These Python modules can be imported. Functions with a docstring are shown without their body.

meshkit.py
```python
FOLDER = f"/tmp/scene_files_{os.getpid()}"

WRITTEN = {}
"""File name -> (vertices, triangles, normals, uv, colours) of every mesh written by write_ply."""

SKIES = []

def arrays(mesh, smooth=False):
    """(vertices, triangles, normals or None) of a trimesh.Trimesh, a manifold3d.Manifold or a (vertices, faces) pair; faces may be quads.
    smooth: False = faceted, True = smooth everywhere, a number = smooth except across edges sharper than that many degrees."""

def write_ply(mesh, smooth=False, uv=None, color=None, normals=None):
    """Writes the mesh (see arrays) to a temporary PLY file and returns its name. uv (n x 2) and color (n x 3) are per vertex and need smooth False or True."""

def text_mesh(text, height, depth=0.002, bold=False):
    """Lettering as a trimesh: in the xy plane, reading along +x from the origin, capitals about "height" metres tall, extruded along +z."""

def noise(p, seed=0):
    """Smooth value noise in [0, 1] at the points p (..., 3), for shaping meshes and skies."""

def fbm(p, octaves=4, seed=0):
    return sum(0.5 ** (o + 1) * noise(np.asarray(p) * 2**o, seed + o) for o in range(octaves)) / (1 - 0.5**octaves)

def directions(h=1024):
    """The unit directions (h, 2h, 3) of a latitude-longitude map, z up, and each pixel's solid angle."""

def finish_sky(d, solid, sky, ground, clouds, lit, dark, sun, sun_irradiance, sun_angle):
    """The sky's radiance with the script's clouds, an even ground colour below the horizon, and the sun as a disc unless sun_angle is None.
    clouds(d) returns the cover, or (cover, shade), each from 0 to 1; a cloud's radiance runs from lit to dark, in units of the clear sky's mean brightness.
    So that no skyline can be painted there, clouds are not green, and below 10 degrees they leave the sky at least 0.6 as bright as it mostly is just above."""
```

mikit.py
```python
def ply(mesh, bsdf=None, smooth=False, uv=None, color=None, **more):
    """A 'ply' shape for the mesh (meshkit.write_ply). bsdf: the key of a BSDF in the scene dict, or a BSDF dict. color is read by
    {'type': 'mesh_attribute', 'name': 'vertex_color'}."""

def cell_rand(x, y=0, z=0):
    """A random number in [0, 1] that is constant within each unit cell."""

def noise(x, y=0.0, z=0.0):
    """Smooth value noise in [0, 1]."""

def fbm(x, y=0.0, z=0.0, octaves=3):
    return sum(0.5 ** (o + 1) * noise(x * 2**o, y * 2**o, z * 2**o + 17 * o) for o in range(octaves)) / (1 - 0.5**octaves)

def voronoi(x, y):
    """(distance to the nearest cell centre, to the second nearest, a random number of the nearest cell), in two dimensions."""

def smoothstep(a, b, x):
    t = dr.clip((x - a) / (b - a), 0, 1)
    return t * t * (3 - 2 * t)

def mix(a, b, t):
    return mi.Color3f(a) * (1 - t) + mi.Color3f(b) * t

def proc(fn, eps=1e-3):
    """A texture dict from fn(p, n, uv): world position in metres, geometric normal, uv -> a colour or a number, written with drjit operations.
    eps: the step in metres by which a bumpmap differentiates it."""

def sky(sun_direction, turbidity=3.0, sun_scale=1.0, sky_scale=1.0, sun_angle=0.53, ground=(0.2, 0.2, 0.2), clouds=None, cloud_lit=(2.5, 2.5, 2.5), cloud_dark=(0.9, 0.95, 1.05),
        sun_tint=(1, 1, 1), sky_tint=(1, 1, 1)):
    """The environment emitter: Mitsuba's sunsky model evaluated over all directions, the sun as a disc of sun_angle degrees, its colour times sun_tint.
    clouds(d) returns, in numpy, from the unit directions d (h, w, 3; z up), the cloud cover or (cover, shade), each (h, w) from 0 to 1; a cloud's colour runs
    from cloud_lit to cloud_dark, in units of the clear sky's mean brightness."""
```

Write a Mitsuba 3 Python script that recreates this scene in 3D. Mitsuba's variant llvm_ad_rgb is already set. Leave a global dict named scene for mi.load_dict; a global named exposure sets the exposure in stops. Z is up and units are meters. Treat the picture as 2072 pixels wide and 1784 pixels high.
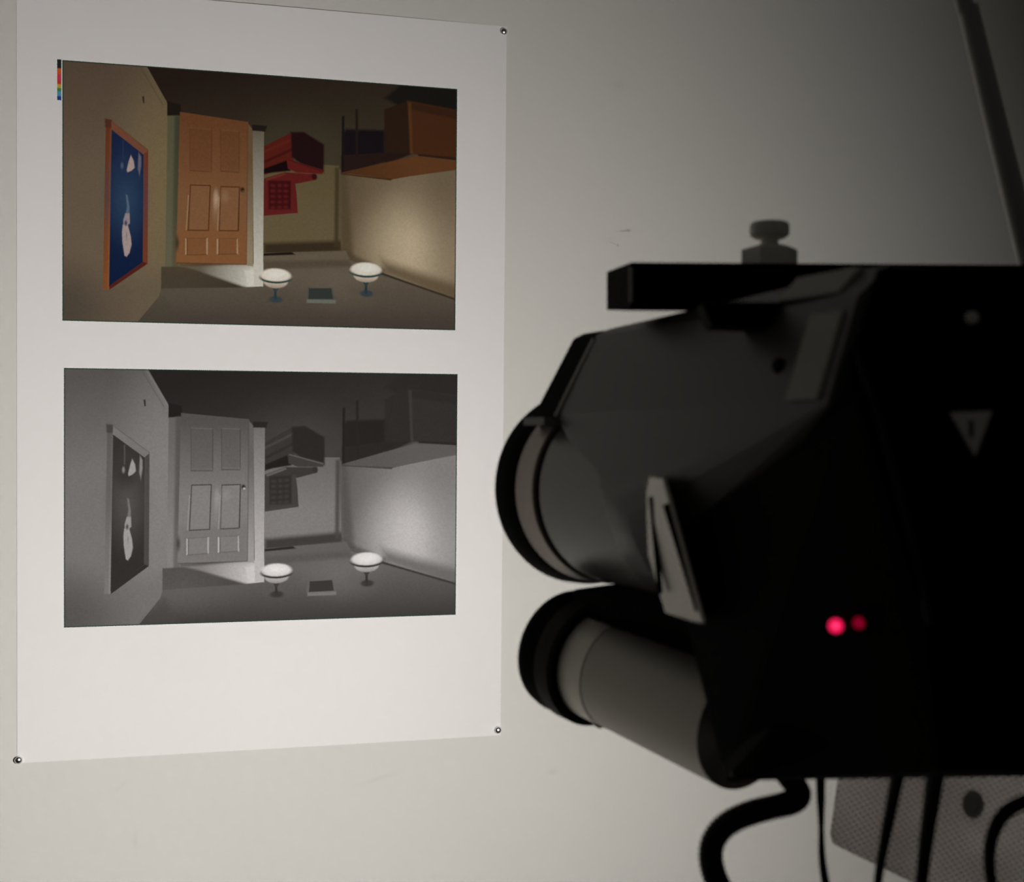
import math, numpy as np, trimesh, drjit as dr, mitsuba as mi, mikit, meshkit
import manifold3d as m3
from mikit import noise, fbm, smoothstep, mix, proc

T = mi.ScalarTransform4f
scene, labels = {}, {}

# ---------------------------------------------------------------- camera, lamp, exposure
EYE = np.array([-0.06538, -0.90032, 1.48259])
RIGHT = np.array([0.96702, -0.25455, 0.00907])
UP = np.array([-0.00216, 0.02738, 0.99962])
AHEAD = np.array([0.25471, 0.96667, -0.02592])
FOCAL = 2600.0
scene['camera'] = {'type': 'thinlens', 'fov': math.degrees(2 * math.atan(1036 / FOCAL)), 'fov_axis': 'x',
                   'aperture_radius': 0.00065, 'focus_distance': 0.62, 'near_clip': 0.01, 'far_clip': 50.0,
                   'to_world': T().look_at(origin=EYE.tolist(), target=(EYE + AHEAD).tolist(), up=UP.tolist())}
exposure = 0.0
# the one lamp of the room: a wide spot beyond the right edge of the frame, lighting the wall past the back of the video camera
LAMP, LAMP_AIM, LAMP_POWER = np.array([0.2104, -0.6844, 1.3724]), np.array([-0.60, 0.0, 1.097]), 1.95
scene['room_glow'] = {'type': 'constant', 'sampling_weight': 0.35, 'radiance': {'type': 'rgb', 'value': [0.026, 0.025, 0.023]}}    # what little light the dark room has
scene['spot_lamp'] = {'type': 'spot', 'sampling_weight': 1.0, 'to_world': T().look_at(origin=LAMP.tolist(), target=LAMP_AIM.tolist(), up=[0, 0, 1]), 'cutoff_angle': 88.4, 'beam_width': 20.9,
                      'intensity': {'type': 'rgb', 'value': [LAMP_POWER, LAMP_POWER * 0.985, LAMP_POWER * 0.955]}}

# ---------------------------------------------------------------- helpers
def at(px, py, d):
    """The world point seen at a pixel of the 2072 x 1784 frame, d metres ahead of the eye."""
    return EYE + d * (AHEAD + RIGHT * (px - 1036) / FOCAL - UP * (py - 892) / FOCAL)

def obj(key, mesh, bsdf, smooth=False, **kw):
    n, k = 1, key
    while k in scene:
        k = f'{key}_{n:03d}'
        n += 1
    scene[k] = mikit.ply(mesh, bsdf, smooth=smooth, **kw)
    return k

def thing(key, label, cat, group=None, kind=None):
    labels[key] = {'label': label, 'category': cat}
    if group: labels[key]['group'] = group
    if kind: labels[key]['kind'] = kind

def part(key, label): labels[key] = {'label': label}

def rhull(points, r=0.001, q=12):
    """A solid with rounded edges: the hull of small balls at the points."""
    ball = np.array(trimesh.creation.icosphere(subdivisions=1, radius=r).vertices)
    p = (np.asarray(points)[:, None] + ball[None]).reshape(-1, 3)
    return m3.Manifold.hull_points(p.astype(np.float32))

def frame_of(axis):
    a = np.asarray(axis, float) / np.linalg.norm(axis)
    x = np.cross(UP, a); x /= np.linalg.norm(x)
    return x, np.cross(a, x), a

def lathe(profile, origin, axis, n=96, squash=1.0):
    """Profile points (r, s) turned about the axis through origin; s runs along the axis."""
    x, y, a = frame_of(axis)
    pr = np.asarray(profile, float)
    t = np.arange(n) * 2 * np.pi / n
    v = (np.asarray(origin) + pr[:, None, 1:2] * a + pr[:, None, 0:1] * (np.cos(t)[None, :, None] * x + squash * np.sin(t)[None, :, None] * y)).reshape(-1, 3)
    i, j = np.meshgrid(np.arange(len(pr) - 1), np.arange(n), indexing='ij')
    q = np.stack([i * n + j, i * n + (j + 1) % n, (i + 1) * n + (j + 1) % n, (i + 1) * n + j], -1).reshape(-1, 4)
    m = trimesh.Trimesh(v, np.vstack([q[:, [0, 1, 2]], q[:, [0, 2, 3]]]), process=True)
    m.update_faces(m.nondegenerate_faces()); m.remove_unreferenced_vertices()
    m.fix_normals()
    return m

def spline(pts, n):
    from scipy.interpolate import CubicSpline
    p = np.asarray(pts, float)
    s = np.r_[0, np.cumsum(np.linalg.norm(np.diff(p[:, :3], axis=0), axis=1))]
    return CubicSpline(s, p)(np.linspace(0, s[-1], n))

def tube(path, radii, sides=20, flat=1.0, twist=0.0):
    """A closed tube along world points; radii per point; flat squeezes it across, twist turns that squeeze along its length."""
    p = np.asarray(path, float)
    t = np.gradient(p, axis=0); t /= np.linalg.norm(t, axis=1, keepdims=True)
    a = np.zeros_like(p); a[0] = np.cross(t[0], AHEAD); a[0] /= np.linalg.norm(a[0])
    for k in range(1, len(p)):
        w = a[k - 1] - t[k] * (a[k - 1] @ t[k]); a[k] = w / np.linalg.norm(w)
    b = np.cross(t, a)
    r = np.broadcast_to(radii, (len(p),))
    ang = np.arange(sides) * 2 * np.pi / sides
    tw = np.linspace(0, twist, len(p))
    ca, sa = np.cos(tw)[:, None, None], np.sin(tw)[:, None, None]
    A, B = a[:, None] * ca + b[:, None] * sa, b[:, None] * ca - a[:, None] * sa
    v = p[:, None] + r[:, None, None] * (np.cos(ang)[None, :, None] * A + flat * np.sin(ang)[None, :, None] * B)
    n = len(p)
    i, j = np.meshgrid(np.arange(n - 1), np.arange(sides), indexing='ij')
    q = np.stack([i * sides + j, i * sides + (j + 1) % sides, (i + 1) * sides + (j + 1) % sides, (i + 1) * sides + j], -1).reshape(-1, 4)
    v = np.vstack([v.reshape(-1, 3), p[:1], p[-1:]])
    jj = np.arange(sides)
    f = np.vstack([q[:, [0, 1, 2]], q[:, [0, 2, 3]],
                   np.stack([jj * 0 + n * sides, (jj + 1) % sides, jj], 1),
                   np.stack([jj * 0 + n * sides + 1, (n - 1) * sides + jj, (n - 1) * sides + (jj + 1) % sides], 1)])
    m = trimesh.Trimesh(v, f, process=False)
    m.fix_normals()
    return m

def slab(outline, depth, back, r=0.0008):
    """A solid from a convex outline of pixels at one depth (or one depth per point), 'back' metres thick away from the eye."""
    d = np.broadcast_to(depth, (len(outline),))
    front = [at(x, y, z) for (x, y), z in zip(outline, d)]
    return rhull(front + [p + AHEAD * back for p in front], r)

def rgb(*c): return {'type': 'rgb', 'value': [float(x) for x in c]}
def plastic(name, c, rough=0.45, spec=0.5):
    scene[name] = {'type': 'twosided', 'bsdf': {'type': 'principled', 'base_color': c if isinstance(c, dict) else rgb(*c), 'roughness': rough, 'specular': spec}}
    return name

# ---- the room drawn on the prints: shapes in print coordinates, softness, cover, gradient, colour inks, grey inks
ART = [
 ([[(-0.077,-0.108),(0.159,-0.138),(0.202,0.002),(0.254,0.145),(0.251,0.662),(0.245,0.827),(0.232,0.896),(0.179,1.001),(0.113,1.133),(-0.077,1.138)]],0.0019,1.0,[(0.027,0.03),(0.086,0.386)],[[0.1362,0.094,0.0648],[0.1757,0.1303,0.0884]],[[0.1132,0.1048,0.1021],[0.1995,0.1881,0.1843]]),
 ((0.241,0.43,0.085,0.368),0.0625,0.9,None,[[0.2345,0.1729,0.0878]],[[0.2441,0.2312,0.227]]),
 ((0.004,0.983,0.142,0.134),0.075,0.8,None,[[0.0898,0.0693,0.0488]],[[0.0863,0.0795,0.0773]]),
 ((-0.007,0.926,0.07,0.115),0.0625,0.6,None,[[0.0761,0.0642,0.0501]],[[0.0957,0.0884,0.0861]]),
 ([[(1.101,-0.259),(1.105,0.44),(0.255,0.506),(0.254,0.145),(0.202,0.002),(0.151,-0.137)]],0.0019,1.0,[(0.387,0.008),(0.55,0.364)],[[0.0287,0.0176,0.0132],[0.0602,0.046,0.0295]],[[0.0241,0.0208,0.0197],[0.0501,0.045,0.0434]]),
 ((0.576,0.323,0.115,0.139),0.075,0.7,None,[[0.0756,0.0618,0.0357]],[[0.0784,0.0718,0.0696]]),
 ([(0.197,-0.002),(0.253,0.145),(0.25,0.149),(0.194,0.001)],0.0025,0.6,None,[[0.19,0.1461,0.0858]],[[0.2321,0.2193,0.2152]]),
 ([(0.185,-0.001),(0.242,0.147),(0.24,0.149),(0.183,0.002)],0.0025,0.5,None,[[0.0905,0.0646,0.0437]],[[0.0806,0.0738,0.0716]]),
 ([(0.195,0.118),(0.196,0.143),(0.192,0.144),(0.19,0.119)],0.0015,1.0,None,[[0.0536,0.0395,0.0264]],[[0.0446,0.0398,0.0383]]),
 ([(0.251,0.13),(0.284,0.142),(0.285,0.186),(0.251,0.189)],0.0019,1.0,None,[[0.0187,0.0142,0.0105]],[[0.0204,0.0174,0.0165]]),
 ([(0.252,0.187),(0.285,0.184),(0.281,0.792),(0.247,0.794)],0.0025,1.0,[(0.265,0.215),(0.266,0.641)],[[0.1305,0.1193,0.068],[0.1456,0.1351,0.0853]],[[0.1459,0.1363,0.1332],[0.2385,0.2259,0.2218]]),
 ([(0.269,0.186),(0.285,0.184),(0.281,0.792),(0.264,0.793)],0.0063,1.0,[(0.271,0.214),(0.272,0.777)],[[0.0694,0.0694,0.0408],[0.0994,0.0905,0.0565]],[[0.1034,0.0956,0.093],[0.1372,0.1281,0.1252]]),
 ([(0.237,0.779),(0.281,0.777),(0.457,0.85),(0.237,0.866)],0.0025,1.0,[(0.26,0.856),(0.26,0.788)],[[0.0501,0.0367,0.0233],[0.0829,0.0619,0.0382]],[[0.0657,0.0599,0.058],[0.0881,0.0811,0.0789]]),
 ([(0.293,0.774),(0.501,0.75),(0.501,0.843),(0.447,0.848)],0.0063,1.0,[(0.333,0.783),(0.476,0.825)],[[0.1524,0.1269,0.0877],[0.7245,0.6964,0.6161]],[[0.2349,0.2224,0.2184],[0.6104,0.5887,0.5815]]),
 ([(0.445,0.783),(0.493,0.765),(0.494,0.846),(0.451,0.846)],0.0075,0.8,None,[[0.75,0.7283,0.6453]],[[0.6339,0.6116,0.6043]]),
 ([(0.491,0.34),(0.686,0.345),(0.694,0.705),(0.492,0.713)],0.0019,1.0,[(0.576,0.382),(0.576,0.561)],[[0.1404,0.106,0.0506],[0.1645,0.1217,0.0655]],[[0.1629,0.1527,0.1494],[0.2197,0.2076,0.2037]]),
 ((0.545,0.613,0.076,0.079),0.0375,0.5,None,[[0.1572,0.1161,0.0596]],[[0.2268,0.2145,0.2105]]),
 ([(0.492,0.67),(0.692,0.647),(0.708,0.692),(0.492,0.717)],0.0112,1.0,None,[[0.0478,0.0333,0.018]],[[0.0554,0.0501,0.0484]]),
 ([(0.687,0.353),(0.685,0.673),(0.674,0.674),(0.675,0.354)],0.0063,0.9,None,[[0.0585,0.0483,0.0243]],[[0.0724,0.0661,0.0641]]),
 ([(0.686,0.359),(0.835,0.384),(0.837,0.792),(0.805,0.773),(0.716,0.726),(0.692,0.683)],0.0019,1.0,[(0.692,0.573),(0.876,0.6)],[[0.1539,0.1098,0.064],[0.2937,0.2262,0.1436]],[[0.1402,0.131,0.128],[0.2881,0.274,0.2694]]),
 ([(0.829,0.383),(1.105,0.306),(1.108,0.937),(0.83,0.788)],0.0019,1.0,[(0.692,0.573),(0.876,0.6)],[[0.1539,0.1098,0.064],[0.2937,0.2262,0.1436]],[[0.1402,0.131,0.128],[0.2881,0.274,0.2694]]),
 ((0.887,0.661,0.094,0.153),0.0775,0.95,None,[[0.6424,0.5195,0.3476]],[[0.5991,0.5774,0.5703]]),
 ((0.977,0.614,0.054,0.185),0.045,0.6,None,[[0.2615,0.1976,0.1297]],[[0.2717,0.258,0.2536]]),
 ((0.969,0.389,0.081,0.144),0.0688,0.7,None,[[0.1893,0.1387,0.0851]],[[0.2239,0.2116,0.2076]]),
 ([(0.686,0.359),(0.704,0.361),(0.726,0.731),(0.692,0.683)],0.0125,0.8,None,[[0.1053,0.0765,0.04]],[[0.0955,0.0881,0.0857]]),
 ([[(0.692,0.673),(0.721,0.701),(0.81,0.757),(0.805,0.779),(0.716,0.728)]],0.01,0.8,None,[[0.0862,0.0604,0.0339]],[[0.075,0.0686,0.0666]]),
 ([(0.802,0.723),(1.108,0.854),(1.108,0.948),(0.805,0.779)],0.0225,0.9,None,[[0.1401,0.1,0.0582]],[[0.1488,0.1393,0.1362]]),
 ([[(0.113,1.133),(0.179,1.001),(0.232,0.896),(0.241,0.864),(0.457,0.848),(0.491,0.842),(0.492,0.709),(0.703,0.688),(0.716,0.724),(0.805,0.773),(1.001,0.874),(1.108,0.929),(1.109,1.103)]],0.0019,1.0,[(0.628,0.797),(0.629,0.987)],[[0.1405,0.1114,0.0823],[0.0731,0.0576,0.0459]],[[0.1338,0.1249,0.122],[0.0572,0.0519,0.0501]]),
 ((0.278,0.874,0.098,0.059),0.0375,0.5,None,[[0.1094,0.0921,0.0659]],[[0.148,0.1386,0.1356]]),
 ((0.693,0.814,0.078,0.08),0.0375,0.4,None,[[0.1756,0.1431,0.1055]],[[0.198,0.1868,0.1831]]),
 ([(0.146,1.132),(0.179,1.001),(0.242,0.895),(0.328,1.126)],0.015,0.6,None,[[0.0795,0.0676,0.047]],[[0.0728,0.0667,0.0647]]),
 ([(0.492,0.711),(0.564,0.701),(0.574,0.712),(0.492,0.721)],0.0025,1.0,None,[[0.0167,0.0119,0.008]],[[0.0305,0.0268,0.0256]]),
 ([[(0.492,0.723),(0.577,0.712),(0.705,0.688),(0.713,0.726),(0.492,0.747)]],0.0037,1.0,None,[[0.1533,0.1201,0.0835]],[[0.1317,0.1229,0.12]]),
 ([(0.492,0.741),(0.713,0.724),(0.721,0.752),(0.492,0.773)],0.0088,0.8,None,[[0.0977,0.0755,0.0498]],[[0.101,0.0934,0.091]]),
 ([(0.798,0.77),(1.013,0.873),(1.011,0.881),(0.796,0.778)],0.0031,1.0,None,[[0.0507,0.0371,0.0236]],[[0.051,0.046,0.0444]]),
 ([(0.804,0.06),(0.864,-0.027),(1.103,0.007),(1.104,0.131),(0.864,0.104)],0.01,1.0,None,[[0.0167,0.0143,0.012]],[[0.0328,0.0288,0.0276]]),
 ([(0.804,0.105),(0.866,0.064),(0.877,0.279),(0.805,0.332)],0.0037,1.0,None,[[0.0359,0.0181,0.0112]],[[0.0351,0.0309,0.0296]]),
 ([(0.864,0.062),(1.104,0.106),(1.105,0.306),(0.879,0.279)],0.0037,1.0,None,[[0.0875,0.0318,0.0135]],[[0.0411,0.0365,0.0351]]),
 ([(0.868,0.065),(1.104,0.11),(1.104,0.147),(0.868,0.098)],0.0063,0.7,None,[[0.0457,0.0206,0.0117]],[[0.0326,0.0286,0.0274]]),
 ([(0.875,0.069),(0.881,0.279),(0.873,0.28),(0.867,0.07)],0.0037,0.7,None,[[0.1449,0.0554,0.02]],[[0.0625,0.0567,0.0548]]),
 ([(0.695,0.208),(0.704,0.195),(0.805,0.189),(0.806,0.286),(0.695,0.308)],0.0075,1.0,None,[[0.0139,0.0094,0.0123]],[[0.0246,0.0213,0.0202]]),
 ([(0.691,0.304),(0.806,0.282),(0.875,0.28),(0.704,0.375),(0.691,0.376)],0.005,1.0,None,[[0.0272,0.014,0.0119]],[[0.0292,0.0255,0.0244]]),
 ([(0.699,0.144),(0.698,0.372),(0.692,0.372),(0.692,0.144)],0.0025,1.0,None,[[0.0152,0.0117,0.0109]],[[0.0223,0.0192,0.0182]]),
 ([(0.734,0.112),(0.736,0.358),(0.73,0.359),(0.727,0.113)],0.0031,1.0,None,[[0.0241,0.0146,0.0123]],[[0.027,0.0235,0.0224]]),
 ([(0.691,0.372),(0.888,0.286),(0.896,0.363),(0.829,0.387)],0.0019,1.0,[(0.888,0.315),(0.73,0.369)],[[0.1586,0.0613,0.0222],[0.1036,0.0416,0.0159]],[[0.1309,0.1219,0.119],[0.1089,0.1009,0.0983]]),
 ([(0.885,0.287),(1.004,0.298),(1.004,0.331),(0.883,0.368)],0.0019,1.0,[(0.888,0.315),(0.73,0.369)],[[0.1586,0.0613,0.0222],[0.1036,0.0416,0.0159]],[[0.1309,0.1219,0.119],[0.1089,0.1009,0.0983]]),
 ([(0.691,0.374),(0.829,0.385),(0.822,0.393),(0.691,0.38)],0.0019,1.0,None,[[0.0919,0.0369,0.0163]],[[0.0779,0.0713,0.0692]]),
 ([(0.895,0.278),(1.105,0.287),(1.105,0.304),(0.895,0.286)],0.0025,1.0,None,[[0.0448,0.019,0.0108]],[[0.0319,0.0281,0.0268]]),
 ([(0.491,0.285),(0.559,0.225),(0.569,0.27),(0.566,0.353),(0.491,0.399)],0.0025,1.0,None,[[0.1182,0.0174,0.0114]],[[0.047,0.0421,0.0405]]),
 ([(0.491,0.301),(0.563,0.245),(0.564,0.256),(0.491,0.313)],0.0025,0.7,None,[[0.147,0.0245,0.0153]],[[0.0788,0.0721,0.07]]),
 ([(0.491,0.342),(0.563,0.284),(0.564,0.296),(0.491,0.354)],0.0025,0.7,None,[[0.0548,0.0081,0.007]],[[0.0318,0.028,0.0267]]),
 ([(0.56,0.221),(0.594,0.218),(0.646,0.263),(0.646,0.376),(0.591,0.351),(0.563,0.32)],0.005,1.0,None,[[0.0214,0.008,0.0087]],[[0.0293,0.0256,0.0245]]),
 ([(0.491,0.374),(0.55,0.335),(0.561,0.376),(0.491,0.393)],0.0037,1.0,None,[[0.0121,0.0052,0.0058]],[[0.0199,0.017,0.0161]]),
 ([(0.55,0.329),(0.646,0.366),(0.642,0.382),(0.576,0.382),(0.553,0.368)],0.0025,1.0,None,[[0.141,0.0178,0.0152]],[[0.0573,0.0518,0.0501]]),
 ([(0.555,0.33),(0.643,0.368),(0.642,0.373),(0.554,0.335)],0.0019,0.5,None,[[0.0418,0.0069,0.0075]],[[0.1776,0.1669,0.1634]]),
 ([(0.491,0.413),(0.545,0.383),(0.627,0.384),(0.627,0.406),(0.576,0.426),(0.491,0.433)],0.0025,1.0,None,[[0.1365,0.0172,0.0158]],[[0.0498,0.0448,0.0432]]),
 ([(0.495,0.413),(0.545,0.385),(0.548,0.392),(0.498,0.422)],0.0025,0.6,None,[[0.1962,0.0473,0.0249]],[[0.1839,0.173,0.1694]]),
 ((0.621,0.394,0.007,0.012),0.0025,1.0,None,[[0.0411,0.0086,0.0094]],[[0.0401,0.0357,0.0343]]),
 ([(0.491,0.421),(0.571,0.414),(0.576,0.471),(0.579,0.543),(0.492,0.561)],0.0019,1.0,None,[[0.1329,0.0179,0.0164]],[[0.0604,0.0547,0.0529]]),
 ([(0.503,0.42),(0.561,0.415),(0.561,0.53),(0.504,0.534)],0.0037,1.0,None,[[0.0618,0.0078,0.0094]],[[0.0368,0.0326,0.0313]]),
 ((0.515,0.439,0.006,0.006),0.0025,0.75,None,[[0.1261,0.0166,0.0151]],[[0.0569,0.0514,0.0497]]),
 ((0.515,0.46,0.006,0.007),0.0025,0.75,None,[[0.125,0.0165,0.015]],[[0.0567,0.0513,0.0496]]),
 ((0.515,0.482,0.006,0.006),0.0025,0.75,None,[[0.1239,0.0163,0.0149]],[[0.0566,0.0512,0.0494]]),
 ((0.515,0.504,0.006,0.006),0.0025,0.75,None,[[0.1228,0.0162,0.0147]],[[0.0565,0.051,0.0493]]),
 ((0.515,0.526,0.006,0.006),0.0025,0.75,None,[[0.1217,0.016,0.0146]],[[0.0563,0.0509,0.0492]]),
 ((0.532,0.437,0.005,0.007),0.0025,0.75,None,[[0.1262,0.0166,0.0151]],[[0.0569,0.0514,0.0497]]),
 ((0.532,0.459,0.005,0.006),0.0025,0.75,None,[[0.125,0.0165,0.015]],[[0.0567,0.0513,0.0496]]),
 ((0.532,0.481,0.005,0.006),0.0025,0.75,None,[[0.1239,0.0163,0.0149]],[[0.0566,0.0512,0.0494]]),
 ((0.532,0.503,0.006,0.006),0.0025,0.75,None,[[0.1228,0.0162,0.0147]],[[0.0565,0.0511,0.0493]]),
 ((0.532,0.524,0.006,0.007),0.0025,0.75,None,[[0.1218,0.016,0.0146]],[[0.0563,0.0509,0.0492]]),
 ((0.548,0.436,0.006,0.006),0.0025,0.75,None,[[0.1262,0.0166,0.0151]],[[0.0569,0.0514,0.0497]]),
 ((0.548,0.458,0.006,0.006),0.0025,0.75,None,[[0.1251,0.0165,0.015]],[[0.0567,0.0513,0.0496]]),
 ((0.548,0.48,0.006,0.006),0.0025,0.75,None,[[0.124,0.0163,0.0149]],[[0.0566,0.0512,0.0494]]),
 ((0.548,0.501,0.006,0.007),0.0025,0.75,None,[[0.1229,0.0162,0.0147]],[[0.0565,0.0511,0.0493]]),
 ((0.548,0.523,0.006,0.007),0.0025,0.75,None,[[0.1219,0.016,0.0146]],[[0.0563,0.0509,0.0492]]),
 ([(0.494,0.55),(0.577,0.532),(0.578,0.542),(0.494,0.56)],0.0025,0.6,None,[[0.1568,0.0215,0.0188]],[[0.0721,0.0659,0.0639]]),
 ([(0.282,0.169),(0.452,0.192),(0.45,0.757),(0.274,0.761)],0.0015,1.0,[(0.363,0.205),(0.363,0.498)],[[0.1788,0.0703,0.0288],[0.244,0.1153,0.0509]],[[0.0991,0.0914,0.0889],[0.2212,0.2091,0.2051]]),
 ([(0.278,0.621),(0.45,0.609),(0.45,0.757),(0.274,0.761)],0.0175,0.7,None,[[0.269,0.1085,0.0401]],[[0.1856,0.1747,0.1712]]),
 ([(0.307,0.228),(0.36,0.229),(0.361,0.393),(0.307,0.397)],0.0025,0.5,None,[[0.1638,0.0639,0.0267]],[[0.1132,0.105,0.1023]]),
 ([(0.307,0.226),(0.361,0.229),(0.36,0.233),(0.306,0.23)],0.0015,0.7,None,[[0.2153,0.0976,0.0451]],[[0.1589,0.1488,0.1455]]),
 ([(0.362,0.231),(0.362,0.393),(0.359,0.393),(0.359,0.231)],0.0015,0.6,None,[[0.1311,0.0486,0.0173]],[[0.0655,0.0596,0.0577]]),
 ([(0.307,0.395),(0.361,0.395),(0.361,0.399),(0.307,0.399)],0.0015,0.7,None,[[0.1265,0.0469,0.0167]],[[0.0649,0.059,0.0571]]),
 ([(0.307,0.388),(0.361,0.387),(0.361,0.391),(0.307,0.391)],0.0015,0.5,None,[[0.2191,0.1027,0.0491]],[[0.1842,0.1733,0.1697]]),
 ([(0.308,0.228),(0.308,0.397),(0.306,0.397),(0.305,0.229)],0.0015,0.5,None,[[0.1311,0.0486,0.0173]],[[0.0655,0.0596,0.0577]]),
 ([(0.383,0.229),(0.43,0.23),(0.43,0.389),(0.383,0.393)],0.0025,0.5,None,[[0.164,0.064,0.0267]],[[0.1133,0.105,0.1023]]),
 ([(0.383,0.227),(0.43,0.23),(0.429,0.234),(0.382,0.231)],0.0015,0.7,None,[[0.2152,0.0976,0.0451]],[[0.1589,0.1487,0.1455]]),
 ([(0.431,0.232),(0.431,0.389),(0.429,0.389),(0.428,0.232)],0.0015,0.6,None,[[0.1312,0.0487,0.0173]],[[0.0656,0.0596,0.0577]]),
 ([(0.383,0.391),(0.43,0.391),(0.43,0.395),(0.383,0.395)],0.0015,0.7,None,[[0.1267,0.047,0.0167]],[[0.065,0.059,0.0572]]),
 ([(0.383,0.383),(0.43,0.383),(0.43,0.387),(0.383,0.387)],0.0015,0.5,None,[[0.2195,0.1029,0.0492]],[[0.1843,0.1733,0.1698]]),
 ([(0.384,0.229),(0.384,0.393),(0.382,0.393),(0.381,0.229)],0.0015,0.5,None,[[0.1312,0.0486,0.0173]],[[0.0656,0.0596,0.0577]]),
 ([(0.307,0.454),(0.357,0.452),(0.354,0.628),(0.302,0.631)],0.0025,0.6,None,[[0.2597,0.1248,0.06]],[[0.2411,0.2283,0.2242]]),
 ([(0.308,0.451),(0.357,0.449),(0.357,0.454),(0.307,0.456)],0.0015,1.0,None,[[0.1236,0.0458,0.0163]],[[0.0773,0.0707,0.0686]]),
 ([(0.359,0.45),(0.355,0.628),(0.352,0.628),(0.356,0.45)],0.0015,1.0,None,[[0.1194,0.0443,0.0157]],[[0.0765,0.0701,0.068]]),
 ([(0.302,0.629),(0.354,0.626),(0.354,0.631),(0.302,0.634)],0.0015,0.9,None,[[0.1153,0.0427,0.0152]],[[0.0758,0.0694,0.0673]]),
 ([(0.31,0.454),(0.305,0.631),(0.302,0.631),(0.307,0.454)],0.0015,0.9,None,[[0.1192,0.0442,0.0157]],[[0.0765,0.07,0.0679]]),
 ([(0.305,0.493),(0.3,0.631),(0.297,0.631),(0.302,0.493)],0.0015,0.5,None,[[0.4801,0.3208,0.1888]],[[0.3742,0.3577,0.3523]]),
 ([(0.383,0.453),(0.43,0.452),(0.428,0.625),(0.38,0.628)],0.0025,0.6,None,[[0.2599,0.1249,0.0601]],[[0.2412,0.2284,0.2242]]),
 ([(0.383,0.451),(0.43,0.449),(0.43,0.454),(0.383,0.456)],0.0015,1.0,None,[[0.1236,0.0458,0.0163]],[[0.0773,0.0707,0.0686]]),
 ([(0.432,0.449),(0.43,0.625),(0.426,0.625),(0.429,0.45)],0.0015,1.0,None,[[0.1195,0.0443,0.0157]],[[0.0765,0.0701,0.068]]),
 ([(0.38,0.625),(0.428,0.623),(0.428,0.628),(0.38,0.63)],0.0015,0.9,None,[[0.1154,0.0428,0.0152]],[[0.0758,0.0694,0.0673]]),
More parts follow.
